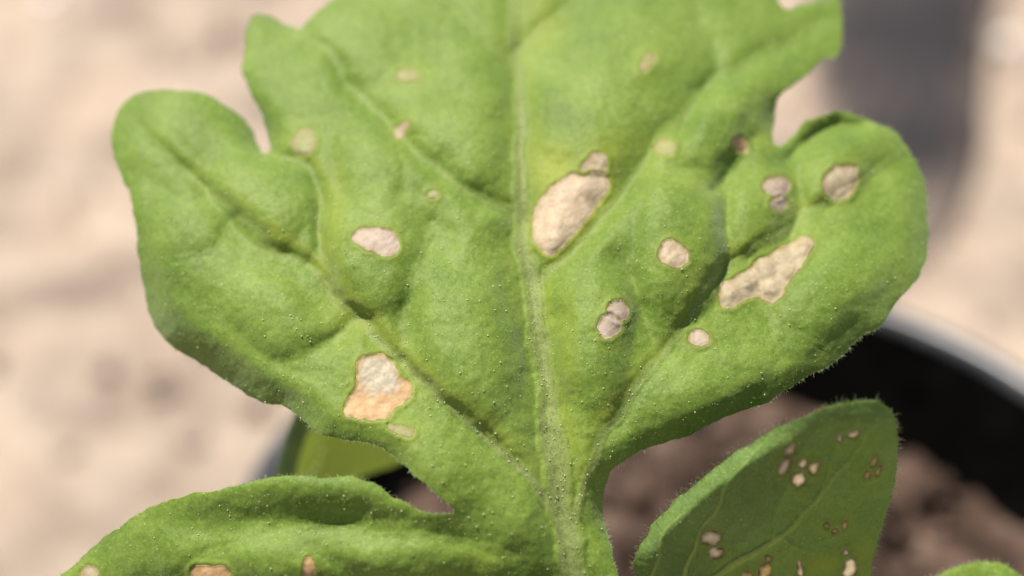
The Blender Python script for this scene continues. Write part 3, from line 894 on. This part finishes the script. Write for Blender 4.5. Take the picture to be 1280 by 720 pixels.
main = LeafField(OUT_MAIN, Z0, (640, 400), math.radians(27), math.radians(0), V_MAIN, SPOTS_MAIN, BLOBS_MAIN, CURLS_MAIN, macro_main, 20,
                 yellow=[(692, 212, 34, 36, 0.8), (760, 190, 40, 30, 0.4), (678, 25, 30, 40, 0.45), (420, 260, 18, 70, 0.35), (706, 430, 18, 90, 0.3), (455, 405, 20, 24, 0.35), (412, 320, 12, 50, 0.4), (430, 395, 40, 30, 0.25), (880, 330, 20, 40, 0.2), (780, 190, 60, 40, 0.2), (955, 170, 15, 25, 0.3), (600, 700, 30, 20, 0.2)], sub=4, domes=DOMES_MAIN)
lo = main.build('leaf', M_LEAF, 2.4, plant)
lo['label'] = 'large lobed green leaf facing up, many pale dead spots'
main.hairs(9000, 4600, 2600, 6.0, 3, rib_hairs=1800)

# ---- shaded leaflet at the lower right
OUT_R = [(795, 720), (793, 700), (797, 685), (806, 671), (818, 653), (838, 633), (860, 612), (880, 595), (900, 580), (920, 565), (940, 553), (960, 541), (984, 530), (1007, 519), (1025, 510), (1045, 504), (1070, 501),
         (1090, 501), (1105, 507), (1115, 517), (1120, 532), (1123, 550), (1122, 572), (1119, 600), (1113, 625), (1107, 645), (1100, 670), (1092, 695), (1087, 720), (1070, 775), (1010, 830), (920, 850), (840, 810)]
V_R = [([(870, 800), (890, 728), (925, 705), (960, 678), (985, 660), (1020, 630), (1060, 580), (1085, 530)], dict(A=-2, w=14, r0=5, r1=1.5, pale=1.0, ptap=0.8, ridge=0.6, name='midrib')),
       ([(850, 740), (855, 712), (866, 690), (880, 660), (905, 620), (930, 585), (950, 555)], dict(A=-1.5, w=10, r0=3, r1=1.5, pale=0.9, ridge=0.6)),
       ([(812, 730), (818, 705), (830, 670), (848, 640)], dict(A=-1, w=9, r0=2.5, r1=1.5, pale=0.8, ridge=0.6)),
       ([(965, 672), (970, 630), (985, 600), (1000, 560)], dict(A=-2, w=9, r0=2, r1=1, pale=0.2, ridge=0.6)),
       ([(975, 668), (995, 685), (1020, 695)], dict(A=-2, w=9, r0=2, r1=1, pale=0.3, ridge=0.6)),
       ([(1020, 630), (1040, 590), (1045, 545)], dict(A=-2, w=9, r0=2, r1=1, pale=0.15, ridge=0.6))]


def macro_r(x, y):
    u = (x - 960) * 0.78 + (y - 620) * 0.62
    return -0.0012 * u * u + 0.05 * (y - 620)


def small(cx, cy, rx, ry, a=0, m=None, rim=0.9):
    return spot(ell(cx, cy, rx, ry, a, 0.14), m or M_THIN, 2.0, rim, lip=0.8, hole=True)


SPOTS_R = [small(890, 672, 13, 9, -5), small(895, 691, 10, 8, 10), small(987, 563, 11, 5, -38), small(981, 583, 7, 12, 30), small(1003, 580, 6, 7, 10), small(1017, 585, 6, 9, 15), small(998, 599, 9, 11, 10),
           small(1050, 547, 4, 6), small(1066, 542, 9, 5, -25), small(1092, 577, 4, 7, 20, M_THIN2), small(1084, 594, 4, 6, 0, M_THIN2), small(1098, 588, 3, 9, 25, M_THIN2),
           small(1033, 657, 4, 4, 0, M_THIN2), small(1043, 664, 4, 4, 0, M_THIN2), small(1056, 656, 4, 6, 20, M_THIN2), small(1057, 690, 4, 5), small(1062, 712, 9, 15, 20, M_THIN, 0.5), small(1000, 711, 4, 12, -10),
           small(960, 698, 5, 5, 0, M_THIN2), small(956, 714, 8, 12, 20, M_THIN2), small(934, 719, 8, 5, 0, M_THIN2)]
rl = LeafField(OUT_R, 0.1530, (960, 620), math.radians(-37), math.radians(6), V_R, SPOTS_R, [], [(820, 660, 50, -26, 18), (870, 605, 60, -26, 18), (940, 555, 60, -24, 18), (1110, 600, 80, -8, 14), (1080, 510, 50, -8, 16)], macro_r, 60, edge=(2, 6),
               yellow=[(1030, 706, 26, 12, 0.7), (1080, 700, 14, 30, 0.4)], ripple=0.7)  # yellow put where sunlight brightens the leaflet's lower end
ro = rl.build('leaflet', M_LOW, 1.6, plant, thick=2.2)
ro['label'] = 'dark green leaflet in the shade of the large leaf, clusters of tiny pale spots'
rl.hairs(1500, 120, 650, 8.0, 4, surf=0.9)

# ---- blurred leaflet behind the gap, and the sliver of a leaf at the lower right corner
OUT_B = [(345, 640), (348, 605), (356, 570), (372, 535), (388, 505), (420, 480), (470, 490), (505, 520), (520, 555), (500, 580), (470, 590), (440, 605), (420, 640), (380, 660)]
bl = LeafField(OUT_B, 0.196, (420, 560), math.radians(-38), math.radians(14), [([(375, 655), (385, 600), (410, 550), (440, 500)], dict(A=6, w=18, r0=5, r1=2, pale=0.5, name='midrib'))], [], [], [(352, 570, 60, 26, 20)],
               lambda x, y: 0 * x, 90, edge=(2, 6), ripple=1)
bo = bl.build('leaflet', M_BACK, 4.0, plant)
bo['label'] = 'blurred olive leaflet showing through the gap under the large leaf'

OUT_C = [(1160, 730), (1172, 719), (1190, 710), (1212, 704), (1236, 701), (1256, 707), (1272, 717), (1290, 735), (1310, 790), (1270, 850), (1200, 850), (1150, 790)]
sl2 = LeafField(OUT_C, 0.166, (1225, 730), math.radians(20), math.radians(0), [([(1230, 840), (1228, 770), (1232, 715)], dict(A=8, w=18, r0=4, r1=2, pale=0.5, name='midrib'))], [], [], [], lambda x, y: 0 * x, 120, edge=(4, 8))
so = sl2.build('leaflet', M_LEAF, 2.4, plant)
so['label'] = 'tip of a bright green leaflet at the pot soil, below the shaded leaflet'
sl2.hairs(900, 60, 500, 7.0, 6)


# ---- stem and leaf stalks
def tube(name, ctrl, r0, r1, mat, parent, seg=14):
    c = np.array(ctrl, float)
    q = np.vstack([2 * c[0] - c[1], c, 2 * c[-1] - c[-2]])
    pts = []
    for i in range(1, len(q) - 2):
        a, b, cc, d = q[i - 1], q[i], q[i + 1], q[i + 2]
        for t in np.arange(6) / 6:
            pts.append(0.5 * ((2 * b) + (cc - a) * t + (2 * a - 5 * b + 4 * cc - d) * t * t + (3 * b - a - 3 * cc + d) * t ** 3))
    pts.append(c[-1])
    pts = np.array(pts)
    V, F = [], []
    for i, p in enumerate(pts):
        tg = pts[min(i + 1, len(pts) - 1)] - pts[max(i - 1, 0)]
        tg /= np.linalg.norm(tg)
        a = np.cross(tg, (0.3, 0.9, 0.1)); a /= np.linalg.norm(a); b = np.cross(tg, a)
        r = r0 + (r1 - r0) * i / (len(pts) - 1)
        for k in range(seg):
            an = 2 * math.pi * k / seg
            V.append(p + r * (a * math.cos(an) + b * math.sin(an)))
    for i in range(len(pts) - 1):
        for k in range(seg):
            l = (k + 1) % seg
            F.append((i * seg + k, i * seg + l, (i + 1) * seg + l, (i + 1) * seg + k))
    F.append(tuple(range(seg))[::-1]); F.append(tuple((len(pts) - 1) * seg + k for k in range(seg)))
    return mesh_object(name, V, F, mat, parent)


u = lambda x, y, z: unproject(x, y, np.array(z))
node = np.array([-0.004, -0.030, SOIL_Z + 0.022])
tube('stem', [(0, 0, SOIL_Z - 0.012), (0.0, -0.008, SOIL_Z + 0.006), node, node + (0, -0.006, 0.006)], 0.0034, 0.0028, M_STEM, plant)
tube('leaf_stalk', [node, u(740, 960, 0.165), u(732, 830, 0.1585), u(724, 745, 0.1575)], 0.0026, 0.0024, M_STEM, plant)
tube('leaf_stalk', [node, u(890, 920, 0.172), u(880, 850, 0.166), u(886, 760, 0.1600)], 0.0014, 0.0010, M_STEM, plant)
tube('leaf_stalk', [node, u(1240, 900, 0.18), u(1230, 800, 0.1668)], 0.0014, 0.0010, M_STEM, plant)
tube('leaf_stalk', [node, u(480, 800, 0.195), u(380, 645, 0.197)], 0.0014, 0.0011, M_STEM, plant)
tube('leaf_stalk', [node, u(380, 760, 0.192), u(352, 640, 0.191), u(357, 590, 0.190), u(374, 535, 0.190), u(400, 480, 0.191)], 0.0013, 0.0012, M_STEM, plant)
